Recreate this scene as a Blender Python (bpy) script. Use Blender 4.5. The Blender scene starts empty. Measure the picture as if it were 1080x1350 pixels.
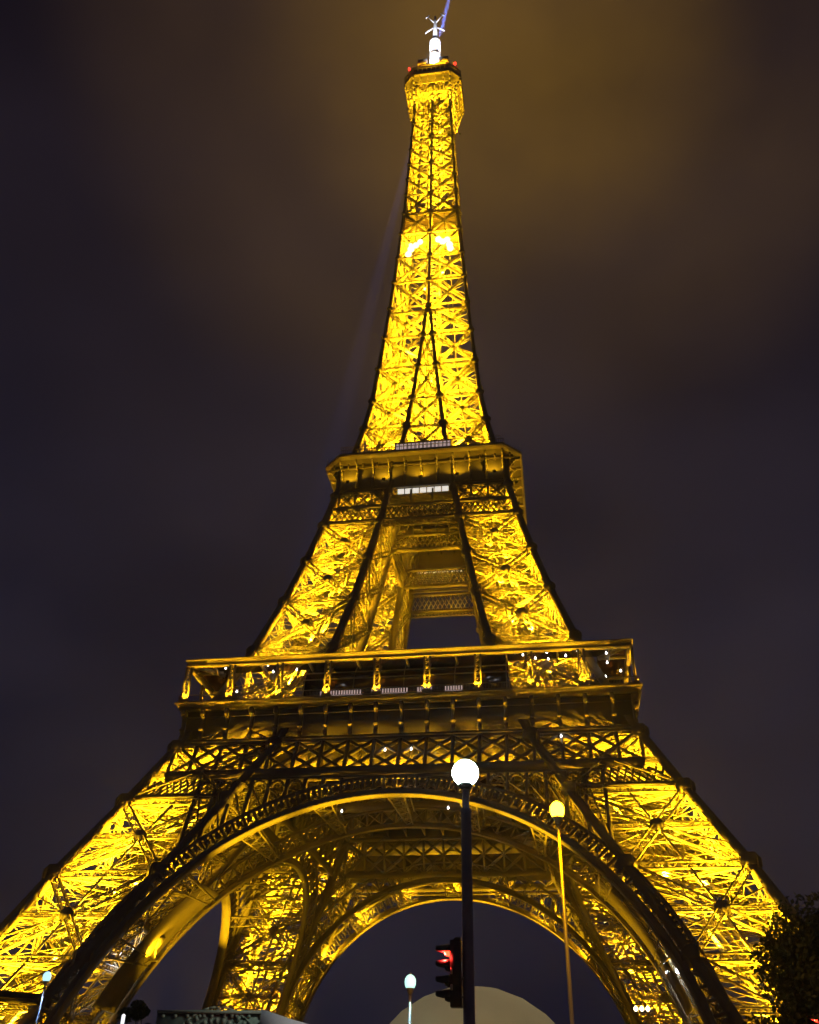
import bpy, math, random
import numpy as np
from mathutils import Vector, Matrix
random.seed(7); rng = np.random.default_rng(7)
R = math.radians
S = bpy.context.scene
C = S.collection

# ------------------------------------------------------------------ camera
cam = bpy.data.objects.new('camera', bpy.data.cameras.new('camera')); C.objects.link(cam); S.camera = cam
cam.data.sensor_fit = 'VERTICAL'; cam.data.sensor_height = 24.0
cam.data.lens = 24.0 * 1208.3 / 1350.0
cam.data.clip_start = 0.1; cam.data.clip_end = 6000
_r = Vector((0.98907904, 0.1461595, 0.01897517)); _u = Vector((0.0669819, -0.56044269, 0.82548012)); _f = Vector((-0.13128626, 0.81519409, 0.56411215))
cam.matrix_world = Matrix(((_r.x, _u.x, -_f.x, 21.474), (_r.y, _u.y, -_f.y, -164.747), (_r.z, _u.z, -_f.z, 1.87), (0, 0, 0, 1)))

# ------------------------------------------------------------------ night sky
W = bpy.data.worlds.new('World'); S.world = W; W.use_nodes = True
nt = W.node_tree; nt.nodes.clear()
def N(t, ty, **kw):
    n = t.nodes.new(ty)
    for k, v in kw.items():
        if k in n.inputs: n.inputs[k].default_value = v
        else: setattr(n, k, v)
    return n
GLOW_DIR = (_f + _r * .10 + _u * .52).normalized()
GLOW_DIR = (round(GLOW_DIR.x, 4), round(GLOW_DIR.y, 4), round(GLOW_DIR.z, 4))
out = N(nt, 'ShaderNodeOutputWorld'); bg = N(nt, 'ShaderNodeBackground')
tc = N(nt, 'ShaderNodeTexCoord')
mp = N(nt, 'ShaderNodeMapping'); mp.inputs['Scale'].default_value = (1.3, 1.3, 2.6)
nz = N(nt, 'ShaderNodeTexNoise'); nz.inputs['Scale'].default_value = 1.7; nz.inputs['Detail'].default_value = 5.0; nz.inputs['Roughness'].default_value = .45
rp = N(nt, 'ShaderNodeValToRGB')
rp.color_ramp.elements[0].position = .36; rp.color_ramp.elements[0].color = (.0070, .0072, .0175, 1)
rp.color_ramp.elements[1].position = .68; rp.color_ramp.elements[1].color = (.0205, .0185, .0330, 1)
nt.links.new(tc.outputs['Generated'], mp.inputs['Vector']); nt.links.new(mp.outputs[0], nz.inputs['Vector']); nt.links.new(nz.outputs['Fac'], rp.inputs['Fac'])
# low clouds over the city catch the tower's glow around its top
nrm = N(nt, 'ShaderNodeVectorMath', operation='NORMALIZE'); nt.links.new(tc.outputs['Generated'], nrm.inputs[0])
dt = N(nt, 'ShaderNodeVectorMath', operation='DOT_PRODUCT'); dt.inputs[1].default_value = GLOW_DIR; nt.links.new(nrm.outputs[0], dt.inputs[0])
gr = N(nt, 'ShaderNodeValToRGB'); gr.color_ramp.interpolation = 'EASE'; e = gr.color_ramp.elements
e[0].position = .90; e[0].color = (0, 0, 0, 1); e[1].position = 1.0; e[1].color = (.094, .048, .004, 1)
x1 = gr.color_ramp.elements.new(.965); x1.color = (.024, .0125, .0015, 1)
nz2 = N(nt, 'ShaderNodeTexNoise'); nz2.inputs['Scale'].default_value = 3.6; nz2.inputs['Detail'].default_value = 5.0; nt.links.new(tc.outputs['Generated'], nz2.inputs['Vector'])
mr = N(nt, 'ShaderNodeMapRange'); mr.inputs[1].default_value = .3; mr.inputs[2].default_value = .7; mr.inputs[3].default_value = .45; mr.inputs[4].default_value = 1.45; nt.links.new(nz2.outputs['Fac'], mr.inputs[0])
sc_ = N(nt, 'ShaderNodeVectorMath', operation='SCALE'); nt.links.new(dt.outputs['Value'], gr.inputs['Fac']); nt.links.new(gr.outputs['Color'], sc_.inputs[0]); nt.links.new(mr.outputs[0], sc_.inputs['Scale'])
ad = N(nt, 'ShaderNodeVectorMath', operation='ADD'); sp = N(nt, 'ShaderNodeSeparateXYZ'); nt.links.new(nrm.outputs[0], sp.inputs[0])
m2 = N(nt, 'ShaderNodeMapRange'); m2.inputs[1].default_value = .42; m2.inputs[2].default_value = .85; m2.clamp = True; nt.links.new(sp.outputs['Z'], m2.inputs[0])
mxc = N(nt, 'ShaderNodeMix', data_type='RGBA', blend_type='MULTIPLY'); mxc.inputs[7].default_value = (.52, .42, .45, 1)
nt.links.new(m2.outputs[0], mxc.inputs[0]); nt.links.new(rp.outputs['Color'], mxc.inputs[6]); nt.links.new(mxc.outputs[2], ad.inputs[0]); nt.links.new(sc_.outputs[0], ad.inputs[1])
nt.links.new(ad.outputs[0], bg.inputs['Color']); bg.inputs['Strength'].default_value = 1.0
nt.links.new(bg.outputs[0], out.inputs['Surface'])
S.view_settings.view_transform = 'Standard'; S.view_settings.look = 'None'; S.view_settings.exposure = 0.0; S.view_settings.gamma = 1.0
S.cycles.use_denoising = True; S.cycles.use_adaptive_sampling = False
S.cycles.max_bounces = 4; S.cycles.diffuse_bounces = 2; S.cycles.glossy_bounces = 2; S.cycles.transparent_max_bounces = 8; S.cycles.volume_bounces = 0
S.cycles.sample_clamp_indirect = 4.0; S.cycles.use_light_tree = True

SOD = (1.0, .55, .008)      # sodium projector
K = 8.0                      # projector level

# ------------------------------------------------------------------ materials
def mat(name, col, rough=.6, metal=0, var=0, scale=1.0, emit=None, estr=0, alpha=None, trans=0, bump=0):
    m = bpy.data.materials.new(name); m.use_nodes = True; t = m.node_tree
    p = t.nodes['Principled BSDF']
    p.inputs['Base Color'].default_value = (*col, 1); p.inputs['Roughness'].default_value = rough; p.inputs['Metallic'].default_value = metal
    if trans: p.inputs['Transmission Weight'].default_value = trans
    if emit: p.inputs['Emission Color'].default_value = (*emit, 1); p.inputs['Emission Strength'].default_value = estr
    if var:
        c = N(t, 'ShaderNodeTexCoord'); n = N(t, 'ShaderNodeTexNoise'); n.inputs['Scale'].default_value = scale; n.inputs['Detail'].default_value = 6
        r = N(t, 'ShaderNodeValToRGB'); r.color_ramp.elements[0].position = .3; r.color_ramp.elements[1].position = .7
        r.color_ramp.elements[0].color = (*[x * (1 - var) for x in col], 1); r.color_ramp.elements[1].color = (*[min(1, x * (1 + var)) for x in col], 1)
        t.links.new(c.outputs['Object'], n.inputs['Vector']); t.links.new(n.outputs['Fac'], r.inputs['Fac']); t.links.new(r.outputs['Color'], p.inputs['Base Color'])
        if bump:
            b = N(t, 'ShaderNodeBump'); b.inputs['Strength'].default_value = bump; b.inputs['Distance'].default_value = .05
            t.links.new(n.outputs['Fac'], b.inputs['Height']); t.links.new(b.outputs[0], p.inputs['Normal'])
    return m
IRON = mat('brown_iron_paint', (.27, .23, .14), .55, 0, .22, .35)
IRON_D = mat('brown_iron_plate', (.22, .185, .115), .6, 0, .3, .15)
DECK = mat('shade_darkened_deck', (.11, .085, .05), .75, 0, .3, .4)  # colour darkened so the platform undersides look shaded
NET = mat('translucent_sheeting', (.6, .5, .35), .8)
_p = NET.node_tree; _t = N(_p, 'ShaderNodeBsdfTranslucent'); _t.inputs['Color'].default_value = (.75, .62, .4, 1); _mx = N(_p, 'ShaderNodeMixShader'); _mx.inputs[0].default_value = .6
_p.links.new(_p.nodes['Principled BSDF'].outputs[0], _mx.inputs[1]); _p.links.new(_t.outputs[0], _mx.inputs[2]); _p.links.new(_mx.outputs[0], _p.nodes['Material Output'].inputs['Surface'])
GLASSD = mat('dark_red_glass', (.045, .018, .012), .12)
LENS = mat('projector_glass', (.9, .8, .5), .3, emit=(1, .8, .3), estr=14)
BULB = mat('white_bulb', (1, 1, 1), .3, emit=(1, .95, 1), estr=7)
PINK = mat('lit_shop_glass', (.8, .7, .7), .3, emit=(1, .72, .66), estr=.5)
WINLIT = mat('lit_window', (.9, .9, .9), .3, emit=(1, .93, .82), estr=.8)
REDL = mat('red_aircraft_lamp', (.6, .02, .01), .3, emit=(1, .04, .02), estr=3)
WHITE = mat('white_paint', (.8, .8, .8), .4)
BLACKP = mat('black_plastic', (.018, .018, .02), .4)
POLE = mat('grey_green_pole_paint', (.20, .18, .25), .35, .2, .15, 3)
GLOBE = mat('lit_globe_glass', (1, 1, 1), .2, emit=(.80, 1, .95), estr=1.5)
GLOBE_F = mat('far_lit_globe_glass', (1, 1, 1), .2, emit=(.50, 1, .86), estr=1.25)
GLOBE_B = mat('bluish_lit_globe_glass', (1, 1, 1), .2, emit=(.45, .86, 1), estr=1.3)
SODG = mat('lit_sodium_glass', (1, .8, .4), .2, emit=(1, .70, .15), estr=2.6)
for _m in (GLOBE, GLOBE_F, GLOBE_B, SODG): _m.node_tree.nodes['Principled BSDF'].inputs['Alpha'].default_value = 1.0
GLOBE.node_tree.nodes['Principled BSDF'].inputs['Alpha'].default_value = .75
SODG.node_tree.nodes['Principled BSDF'].inputs['Alpha'].default_value = .5
STEEL = mat('galvanised_steel', (.35, .34, .32), .4, .6)

# ------------------------------------------------------------------ mesh builder
class MB:
    def __init__(s): s.b = []; s.v = []; s.f = []
    def beam(s, p0, p1, w=.2, d=.2, n=(0, 0, 1), jit=True):
        s.b.append((*p0, *p1, w, d, *n, 1.0 if jit else 0.0))
    def box(s, x0, x1, y0, y1, z0, z1):
        s.poly([(x0, y0, z0), (x1, y0, z0), (x1, y1, z0), (x0, y1, z0), (x0, y0, z1), (x1, y0, z1), (x1, y1, z1), (x0, y1, z1)],
               [(0, 3, 2, 1), (4, 5, 6, 7), (0, 1, 5, 4), (1, 2, 6, 5), (2, 3, 7, 6), (3, 0, 4, 7)])
    def poly(s, vs, fs):
        k = len(s.v); s.v += [tuple(v) for v in vs]; s.f += [tuple(i + k for i in f) for f in fs]
    def loft(s, rings, cap=True, closed=True):
        n = len(rings[0]); vs = [p for r in rings for p in r]; fs = []
        for i in range(len(rings) - 1):
            for j in range(n if closed else n - 1):
                a = i * n + j; b = i * n + (j + 1) % n; fs.append((a, b, b + n, a + n))
        if cap: fs.append(tuple(range(n - 1, -1, -1))); fs.append(tuple(range((len(rings) - 1) * n, len(rings) * n)))
        s.poly(vs, fs)
    def lathe(s, x, y, prof, n=20):
        s.loft([[(x + r * math.cos(2 * math.pi * j / n), y + r * math.sin(2 * math.pi * j / n), z) for j in range(n)] for r, z in prof])
    def tube(s, pts, r, n=8):
        rings = []
        for i, p in enumerate(pts):
            p = Vector(p); a = Vector(pts[max(0, i - 1)]); b = Vector(pts[min(len(pts) - 1, i + 1)]); d = (b - a).normalized()
            u = d.cross(Vector((0, 0, 1)));
            if u.length < .01: u = d.cross(Vector((0, 1, 0)))
            u.normalize(); v = d.cross(u); rr = r[i] if isinstance(r, (list, tuple)) else r
            rings.append([tuple(p + (u * math.cos(2 * math.pi * j / n) + v * math.sin(2 * math.pi * j / n)) * rr) for j in range(n)])
        s.loft(rings)
    def disc(s, c, n, r, t=.12, k=8):      # thick polygon plate facing n
        n = Vector(n).normalized(); u = n.cross(Vector((0, 0, 1)))
        if u.length < .1: u = Vector((1, 0, 0))
        u.normalize(); v = n.cross(u); c = Vector(c)
        rg = lambda o: [tuple(c + n * o + (u * math.cos(2 * math.pi * (j + .5) / k) + v * math.sin(2 * math.pi * (j + .5) / k)) * r) for j in range(k)]
        s.loft([rg(-t / 2), rg(t / 2)])
    def build(s, name, m, parent=None, smooth=False):
        vs = np.array(s.v, dtype=float).reshape(-1, 3); loops = [i for f in s.f for i in f]; sizes = [len(f) for f in s.f]
        loops = np.array(loops, dtype=np.int64); sizes = np.array(sizes, dtype=np.int64)
        if s.b:
            B = np.array(s.b, dtype=float); P0 = B[:, 0:3]; P1 = B[:, 3:6]; w = B[:, 6:7]; d = B[:, 7:8]; Nn = B[:, 8:11]; J = B[:, 11:12]
            D = P1 - P0; D /= np.maximum(np.linalg.norm(D, axis=1, keepdims=True), 1e-9)
            Sd = np.cross(D, Nn); l = np.linalg.norm(Sd, axis=1, keepdims=True)
            bad = l[:, 0] < 1e-3
            if bad.any(): Sd[bad] = np.cross(D[bad], np.array([[.3, .9, .2]])); l = np.linalg.norm(Sd, axis=1, keepdims=True)
            Sd /= l; T = np.cross(Sd, D)
            k = len(B); w = w * (1 + J * rng.uniform(0, .10, (k, 1))); d = d * (1 + J * rng.uniform(0, .10, (k, 1)))
            off = T * (J * rng.uniform(-.012, .012, (k, 1))) + Sd * (J * rng.uniform(-.008, .008, (k, 1)))
            P0 = P0 + off; P1 = P1 + off
            cs = [(-1, -1), (1, -1), (1, 1), (-1, 1)]
            V = np.stack([P + Sd * (a * w / 2) + T * (b * d / 2) for P in (P0, P1) for a, b in cs], 1).reshape(-1, 3)
            Q = np.array([(0, 1, 2, 3), (7, 6, 5, 4), (0, 4, 5, 1), (1, 5, 6, 2), (2, 6, 7, 3), (3, 7, 4, 0)])
            F = (Q[None] + (np.arange(k) * 8)[:, None, None] + len(vs)).reshape(-1)
            vs = np.concatenate([vs, V]); loops = np.concatenate([loops, F]); sizes = np.concatenate([sizes, np.full(k * 6, 4)])
        me = bpy.data.meshes.new(name); me.vertices.add(len(vs)); me.vertices.foreach_set('co', vs.astype(np.float32).ravel())
        me.loops.add(len(loops)); me.loops.foreach_set('vertex_index', loops.astype(np.int32))
        me.polygons.add(len(sizes)); st = np.concatenate([[0], np.cumsum(sizes)[:-1]])
        me.polygons.foreach_set('loop_start', st.astype(np.int32))
        me.update(calc_edges=True); me.validate()
        if smooth: me.polygons.foreach_set('use_smooth', [True] * len(me.polygons))
        me.materials.append(m)
        o = bpy.data.objects.new(name, me); C.objects.link(o)
        if parent: o.parent = parent
        return o

def empty(name, loc=(0, 0, 0), rz=0):
    o = bpy.data.objects.new(name, None); C.objects.link(o); o.location = loc; o.rotation_euler = (0, 0, rz); return o
def tag(o, label=None, cat=None, group=None, kind=None):
    if label: o['label'] = label
    if cat: o['category'] = cat
    if group: o['group'] = group
    if kind: o['kind'] = kind
    return o
def lamp(parent, loc, power, col=SOD, typ='POINT', radius=.3, aim=None, size=150, blend=.6, name='lamp'):
    l = bpy.data.lights.new(name, typ); l.energy = power; l.color = col; l.shadow_soft_size = radius
    if typ == 'SPOT': l.spot_size = R(size); l.spot_blend = blend
    o = bpy.data.objects.new(name, l); C.objects.link(o); o.location = loc
    if aim is not None: o.rotation_euler = Vector(aim).to_track_quat('-Z', 'Y').to_euler()
    if parent: o.parent = parent
    return o

# ------------------------------------------------------------------ tower profile (half widths in metres)
TZ = [0, 8, 19, 30, 41, 50.5, 57, 68, 81.3, 91.2, 100.5, 109, 118.5, 129, 138, 148.5, 159.3, 170, 180, 189.8, 200, 209, 217.5, 224.8, 232, 239.3, 245.5, 253, 259, 276]
TH = [59.4, 55.3, 49.8, 44.8, 39.3, 34.8, 32.1, 27.9, 23.8, 21.2, 19.05, 17.3, 15.3, 13.35, 12.1, 11.2, 10.35, 9.55, 8.9, 8.3, 7.75, 7.25, 6.9, 6.65, 6.4, 6.15, 5.95, 5.65, 5.4, 5.2]
GZ = [0, 8, 19, 30, 41, 50.5, 57, 68, 81.3, 91.2, 100.5, 109, 118.5, 129, 138, 148.5, 159.3, 168]
GG = [45.4, 41.2, 35.8, 30.2, 24.2, 19.3, 16.9, 13.7, 11.0, 9.3, 7.8, 6.6, 5.2, 4.0, 3.05, 2.1, 1.15, .55]
H = lambda z: float(np.interp(z, TZ, TH))
G = lambda z: float(np.interp(z, GZ, GG))

def truss(m, p0, p1, n, w=1.0, d=.6, t=.18, lt=.09, sides=True):
    """latticed box girder: four chords and zigzag lacing"""
    p0 = Vector(p0); p1 = Vector(p1); D = p1 - p0; L = D.length; D.normalize(); n = Vector(n)
    s = D.cross(n).normalized(); n = s.cross(D).normalized()
    a, b = s * (w / 2 - t / 2), n * (d / 2 - t / 2)
    for i in (-1, 1):
        for j in (-1, 1): m.beam(p0 + a * i + b * j, p1 + a * i + b * j, t, t, n)
    k = max(2, int(round(L / (w * .85))))
    for i in range(k):
        q0 = p0 + D * (L * i / k); q1 = p0 + D * (L * (i + 1) / k); sg = 1 if i % 2 else -1
        for j in (-1, 1):
            m.beam(q0 + a * sg + b * j, q1 - a * sg + b * j, lt, lt, n)
        if sides and i % 2 == 0:
            for j in (-1, 1): m.beam(q0 + a * j - b, q1 + a * j + b, lt, lt, s)

def sub(zs, k=2):
    o = []
    for a, b in zip(zs[:-1], zs[1:]):
        for i in range(k): o.append(a + (b - a) * i / k)
    return o + [zs[-1]]

def column(name, fx, fy, zs, w, parent, node_r=1.0, nodes=None, faces=(0, 0)):
    """box column following (fx(z), fy(z)); gusset plates at node heights on its outward faces"""
    m = MB(); ww = w if callable(w) else (lambda z: w)
    m.loft([[(fx(z) + a * ww(z) / 2, fy(z) + b * ww(z) / 2, z) for a, b in ((-1, -1), (1, -1), (1, 1), (-1, 1))] for z in zs])
    # angle-iron flanges along the four edges
    for z in (nodes or []):
        sx = 1 if fx(z) > 0 else -1; sy = 1 if fy(z) > 0 else -1; nr = node_r if not callable(node_r) else node_r(z)
        for s2 in (sy, ):
            m.disc((fx(z), fy(z) + s2 * (ww(z) / 2 + .03), z), (0, 1, 0), nr, .14, 8)
        m.disc((fx(z) + sx * (ww(z) / 2 + .03), fy(z), z), (1, 0, 0), nr, .14, 8)
    return m.build(name, IRON_D, parent)

def face(name, A, B, n, zs, parent, w, d, t, lt, centre=.8, mid=False, skip_h=False, extra=True, fine=False):
    """one side of a pier: X bracing panels with horizontals between curves A and B"""
    m = MB(); n = Vector(n)
    for z0, z1 in zip(zs[:-1], zs[1:]):
        a0, a1, b0, b1 = Vector(A(z0)), Vector(A(z1)), Vector(B(z0)), Vector(B(z1))
        truss(m, a0 + n * .05, b1 + n * .05, n, w, d, t, lt); truss(m, b0 - n * .03, a1 - n * .03, n, w * .98, d * .97, t, lt)
        truss(m, a0, b0, n, w * .8, d, t, lt)
        if mid:
            am, bm = (a0 + a1) / 2, (b0 + b1) / 2
            truss(m, am, bm, n, w * .6, d * .8, t * .85, lt)
        if fine:      # light secondary lacing across the panel, set a little behind the main bracing
            for q in range(5):
                f0, f1 = q / 5, (q + 1) / 5; pa, pb = a0.lerp(a1, f0), b0.lerp(b1, f1); pc, pd = b0.lerp(b1, f0), a0.lerp(a1, f1)
                m.beam(pa - n * .45, pb - n * .45, .1, .1, n); m.beam(pc - n * .55, pd - n * .55, .1, .1, n)
        # small secondary braces from the crossing to the columns
        den = ((b0 - a0).length + (b1 - a1).length); fr = (b0 - a0).length / den
        c = a0 + (b1 - a0) * fr
        if centre: m.disc(c + n * (d / 2 + .08), n, centre, .14, 8)
        if extra:
            for q in ((a0 + b0) / 2, (a1 + b1) / 2): m.beam(c, q, t * 1.3, t * 1.3, n)
            for q in ((a0 * 3 + a1) / 4, (a0 + a1 * 3) / 4):
                m.beam(q, (a0 * .25 + b1 * .25 + q * .5) if 0 else q + (c - q) * .62, t, t, n)
            for q in ((b0 * 3 + b1) / 4, (b0 + b1 * 3) / 4): m.beam(q, q + (c - q) * .62, t, t, n)
    a1, b1 = Vector(A(zs[-1])), Vector(B(zs[-1])); truss(m, a1, b1, n, w * .8, d, t, lt)
    return m.build(name, IRON, parent)

tower = empty('lattice_tower', (0, 0, 0))
tag(tower, 'tall iron lattice tower lit golden at night, four arched legs, galleries and white mast', 'tower')

def leg_stage(name, sx, sy, zs, cw, dia, d, t, lt, gus, centre, mid):
    base = MB()
    fx = lambda F: (lambda z: sx * F(z)); fy = lambda F: (lambda z: sy * F(z))
    # internal frames, track and stairs form the pier's core mesh
    for z in zs[1:-1] if len(zs) > 2 else zs:
        h, g = H(z), G(z)
        P = [(sx * h, sy * h, z), (sx * g, sy * h, z), (sx * g, sy * g, z), (sx * h, sy * g, z)]
        truss(base, P[0], P[2], (0, 0, 1), dia * .6, d * .7, t * .8, lt); truss(base, P[1], P[3], (0, 0, 1), dia * .6, d * .7, t * .8, lt)
        m0 = [tuple((Vector(P[i]) + Vector(P[(i + 1) % 4])) / 2) for i in range(4)]
        for i in range(4): base.beam(m0[i], m0[(i + 1) % 4], t * 1.4, t * 1.4)
    zz = sub(zs, 2)
    for i, z in enumerate(zz):
        if i % 2 == 0 or not mid: continue
        h, g = H(z), G(z); P = [(sx * h, sy * h, z), (sx * g, sy * h, z), (sx * g, sy * g, z), (sx * h, sy * g, z)]
        for q in range(4):
            a, b = Vector(P[q]), Vector(P[(q + 1) % 4]); up = Vector((0, 0, .55)); base.beam(a, b, .1, .1); base.beam(a + up, b + up, .08, .08)
            for r_ in range(8): base.beam(a.lerp(b, r_ / 8) + (up if r_ % 2 else up * 0), a.lerp(b, (r_ + 1) / 8) + (up * 0 if r_ % 2 else up), .06, .06)
        c = (Vector(P[0]) + Vector(P[2])) / 2
        for q in range(4): base.beam(c, P[q], .12, .16)
    o = base.build(name, IRON, tower)
    nodes = [z for z in zs]
    for a, b in ((H, H), (H, G), (G, H), (G, G)):
        column('column', fx(a), fy(b), sub(zs, 2), cw, o, gus, nodes)
    for nm, A, B, n in (('lattice_face', lambda z: (sx * G(z), sy * H(z), z), lambda z: (sx * H(z), sy * H(z), z), (0, sy, 0)),
                        ('lattice_face', lambda z: (sx * H(z), sy * G(z), z), lambda z: (sx * H(z), sy * H(z), z), (sx, 0, 0)),
                        ('lattice_face', lambda z: (sx * G(z), sy * G(z), z), lambda z: (sx * H(z), sy * G(z), z), (0, -sy, 0)),
                        ('lattice_face', lambda z: (sx * G(z), sy * G(z), z), lambda z: (sx * G(z), sy * H(z), z), (-sx, 0, 0))):
        face(nm, A, B, n, zs, o, dia, d, t, lt, centre, mid, extra=mid, fine=True)
    # elevator track along the pier axis
    tr = MB(); z0, z1 = zs[0], zs[-1]; k = int((z1 - z0) / 1.6); mc = lambda z: (H(z) + G(z)) / 2
    for off in (-1.9, -.7, .7, 1.9):
        for q in range(12):
            a = z0 + (z1 - z0) * q / 12; b = z0 + (z1 - z0) * (q + 1) / 12
            tr.beam((sx * mc(a) + off * sx, sy * mc(a) - off * sy, a), (sx * mc(b) + off * sx, sy * mc(b) - off * sy, b), .28, .4)
    for i in range(k):
        z = z0 + (z1 - z0) * i / k; c = mc(z)
        tr.beam((sx * (c - 2.1), sy * (c + 2.1), z), (sx * (c + 2.1), sy * (c - 2.1), z), .14, .14)
        if i % 2 == 0: tr.beam((sx * (c - 2.1), sy * (c + 2.1), z), (sx * (c + 2.1), sy * (c - 2.1), z + 1.4), .1, .1)
    tr.build('lift_track', IRON, o)
    st = MB(); z = z0; dr = 1; q = 0
    while z < z1 - 2.4:
        c = mc(z); e = (H(z) - G(z)) * .33; x0 = sx * (c + .9) - dr * 2.2; yy = sy * (c - e + (q % 2) * .9)
        c2 = mc(z + 2.4)
        a = Vector((sx * (c + e) - dr * 1.9 * sx, yy, z)); b = Vector((sx * (c2 + e) + dr * 1.9 * sx, yy - .3 * sy, z + 2.4))
        for oy in (-.45, .45): st.beam(a + Vector((0, oy, 0)), b + Vector((0, oy, 0)), .08, .3); st.beam(a + Vector((0, oy, 1)), b + Vector((0, oy, 1)), .06, .06)
        for i in range(9): p = a + (b - a) * (i / 8); st.beam(p - Vector((0, .45, 0)), p + Vector((0, .45, 0)), .26, .04)
        for i in range(0, 9, 2):
            p = a + (b - a) * (i / 8)
            for oy in (-.45, .45): st.beam(p + Vector((0, oy, 0)), p + Vector((0, oy, 1)), .05, .05)
        st.beam(b - Vector((.7, 0, 0)), b + Vector((.7, 0, 0)), 1.0, .06)
        z += 2.4; dr = -dr; q += 1
    st.build('staircase', IRON, o)
    return o

# floodlight fixture shared mesh
fm = MB(); fm.box(-.32, .32, -.22, .22, -.2, .18); fm.box(-.04, .04, -.3, -.22, -.35, .1); fm.box(-.04, .04, .22, .3, -.35, .1); fm.beam((0, -.3, -.35), (0, .3, -.35), .08, .06)
fl0 = fm.build('floodlight', BLACKP); ln = MB(); ln.box(-.27, .27, -.17, .17, .185, .2)
len0 = ln.build('lens', LENS)
_fused = []
def flood(parent, loc, power, aim=(0, 0, 1), size=150, col=SOD, radius=.35):
    if not _fused: o, l = fl0, len0
    else: o = fl0.copy(); l = len0.copy(); C.objects.link(o); C.objects.link(l)
    _fused.append(o)
    o.location = loc; o.rotation_euler = Vector(aim).to_track_quat('Z', 'Y').to_euler(); o.parent = parent; l.parent = o
    p = Vector(loc) + Vector(aim).normalized() * .5
    return lamp(parent, p, power * K, col, 'SPOT', radius, aim, size, .5)

Z1 = [0, 8, 19, 30, 41, 57.6]
Z2 = [57.6, 70, 81.3, 91.2, 100.5, 109.5, 116]
for sx in (-1, 1):
    for sy in (-1, 1):
        o = leg_stage('pillar', sx, sy, [1.5, 8, 19, 30, 41, 50.5, 57.3], 1.35, 1.15, .75, .18, .085, 1.35, 1.0, True)
        for z, p in ((3, 18000), (11, 18000), (20, 18000), (29, 16000), (38, 6500), (46, 3000)):
            c = (H(z) + G(z)) / 2
            for dx, dy in ((2.6, -2.6), (-2.6, 2.6)):
                zt = z + 8; ct = (H(zt) + G(zt)) / 2
                flood(o, (sx * (c + dx), sy * (c + dy), z), p, (sx * (ct - c) * .2, sy * (ct - c) * .2, 8), 108)
        o2 = leg_stage('upper_pillar', sx, sy, [57.9, 70, 81.3, 91.2, 100.5, 108.5, 115.5], 1.2, 1.0, .65, .155, .075, 1.1, .85, False)
        for z, p in ((59, 17000), (67, 15000), (76, 14000), (85, 12000), (94, 8000), (104, 5000)):
            c = (H(z) + G(z)) / 2; zt = z + 8; ct = (H(zt) + G(zt)) / 2
            for dx, dy in ((1.7, -1.7), (-1.7, 1.7)):
                flood(o2, (sx * (c + dx), sy * (c + dy), z), p * .66, (sx * (ct - c) * .3, sy * (ct - c) * .3, 8), 112)

# ------------------------------------------------------------------ spire above the second platform
NZ = [117.5, 129, 138, 148.5, 159.3, 170, 180, 189.8, 200, 209, 217.5, 224.8, 232, 239.3, 245.5, 253, 259, 267, 274.5]
shaft = MB()      # core mesh: lift guides and stairs inside
for a, b in ((-1.6, -1.6), (1.6, -1.6), (1.6, 1.6), (-1.6, 1.6)): shaft.beam((a, b, 117.5), (a, b, 275), .35, .35)
z = 118.0
while z < 274:
    for a, b in (((-1.6, -1.6), (1.6, -1.6)), ((1.6, -1.6), (1.6, 1.6)), ((1.6, 1.6), (-1.6, 1.6)), ((-1.6, 1.6), (-1.6, -1.6))):
        shaft.beam((*a, z), (*b, z), .16, .16); shaft.beam((*a, z), (*b, z + 2.6), .1, .1)
    z += 2.6
for i, z in enumerate(NZ[1:-1]):
    h = H(z)
    truss(shaft, (-h, -h, z), (h, h, z), (0, 0, 1), .5, .4, .12, .07); truss(shaft, (h, -h, z), (-h, h, z), (0, 0, 1), .5, .4, .12, .07)
spire = shaft.build('spire_shaft', IRON, tower)
cwz = lambda z: float(np.interp(z, [117, 170, 275], [1.15, .8, .6]))
nrz = lambda z: float(np.interp(z, [117, 170, 275], [1.15, .85, .6]))
for sx in (-1, 1):
    for sy in (-1, 1):
        column('column', lambda z: sx * H(z), lambda z: sy * H(z), sub(NZ, 1), cwz, spire, nrz, NZ)
        zl = NZ[:5] + [168.2]
        for a, b in ((H, G), (G, H)):
            column('column', lambda z: sx * a(z), lambda z: sy * b(z), zl, lambda z: cwz(z) * .85, spire, nrz, NZ[:5])
for k in range(4):     # one middle column on every face after the inner ones meet
    cx, cy = ((0, -1), (1, 0), (0, 1), (-1, 0))[k]
    zz = [z for z in NZ if z >= 170]; zz = [168.0] + zz
    m = MB(); m.loft([[(cx * H(z) + a * cwz(z) * .42, cy * H(z) + b * cwz(z) * .42, z) for a, b in ((-1, -1), (1, -1), (1, 1), (-1, 1))] for z in zz])
    for z in zz: m.disc((cx * (H(z) + cwz(z) / 2), cy * (H(z) + cwz(z) / 2), z), (cx, cy, 0.001), nrz(z) * 1.05, .14, 8)
    m.build('column', IRON_D, spire)
def rotf(k, p):
    x, y, z = p
    for _ in range(k): x, y = -y, x
    return (x, y, z)
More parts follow.
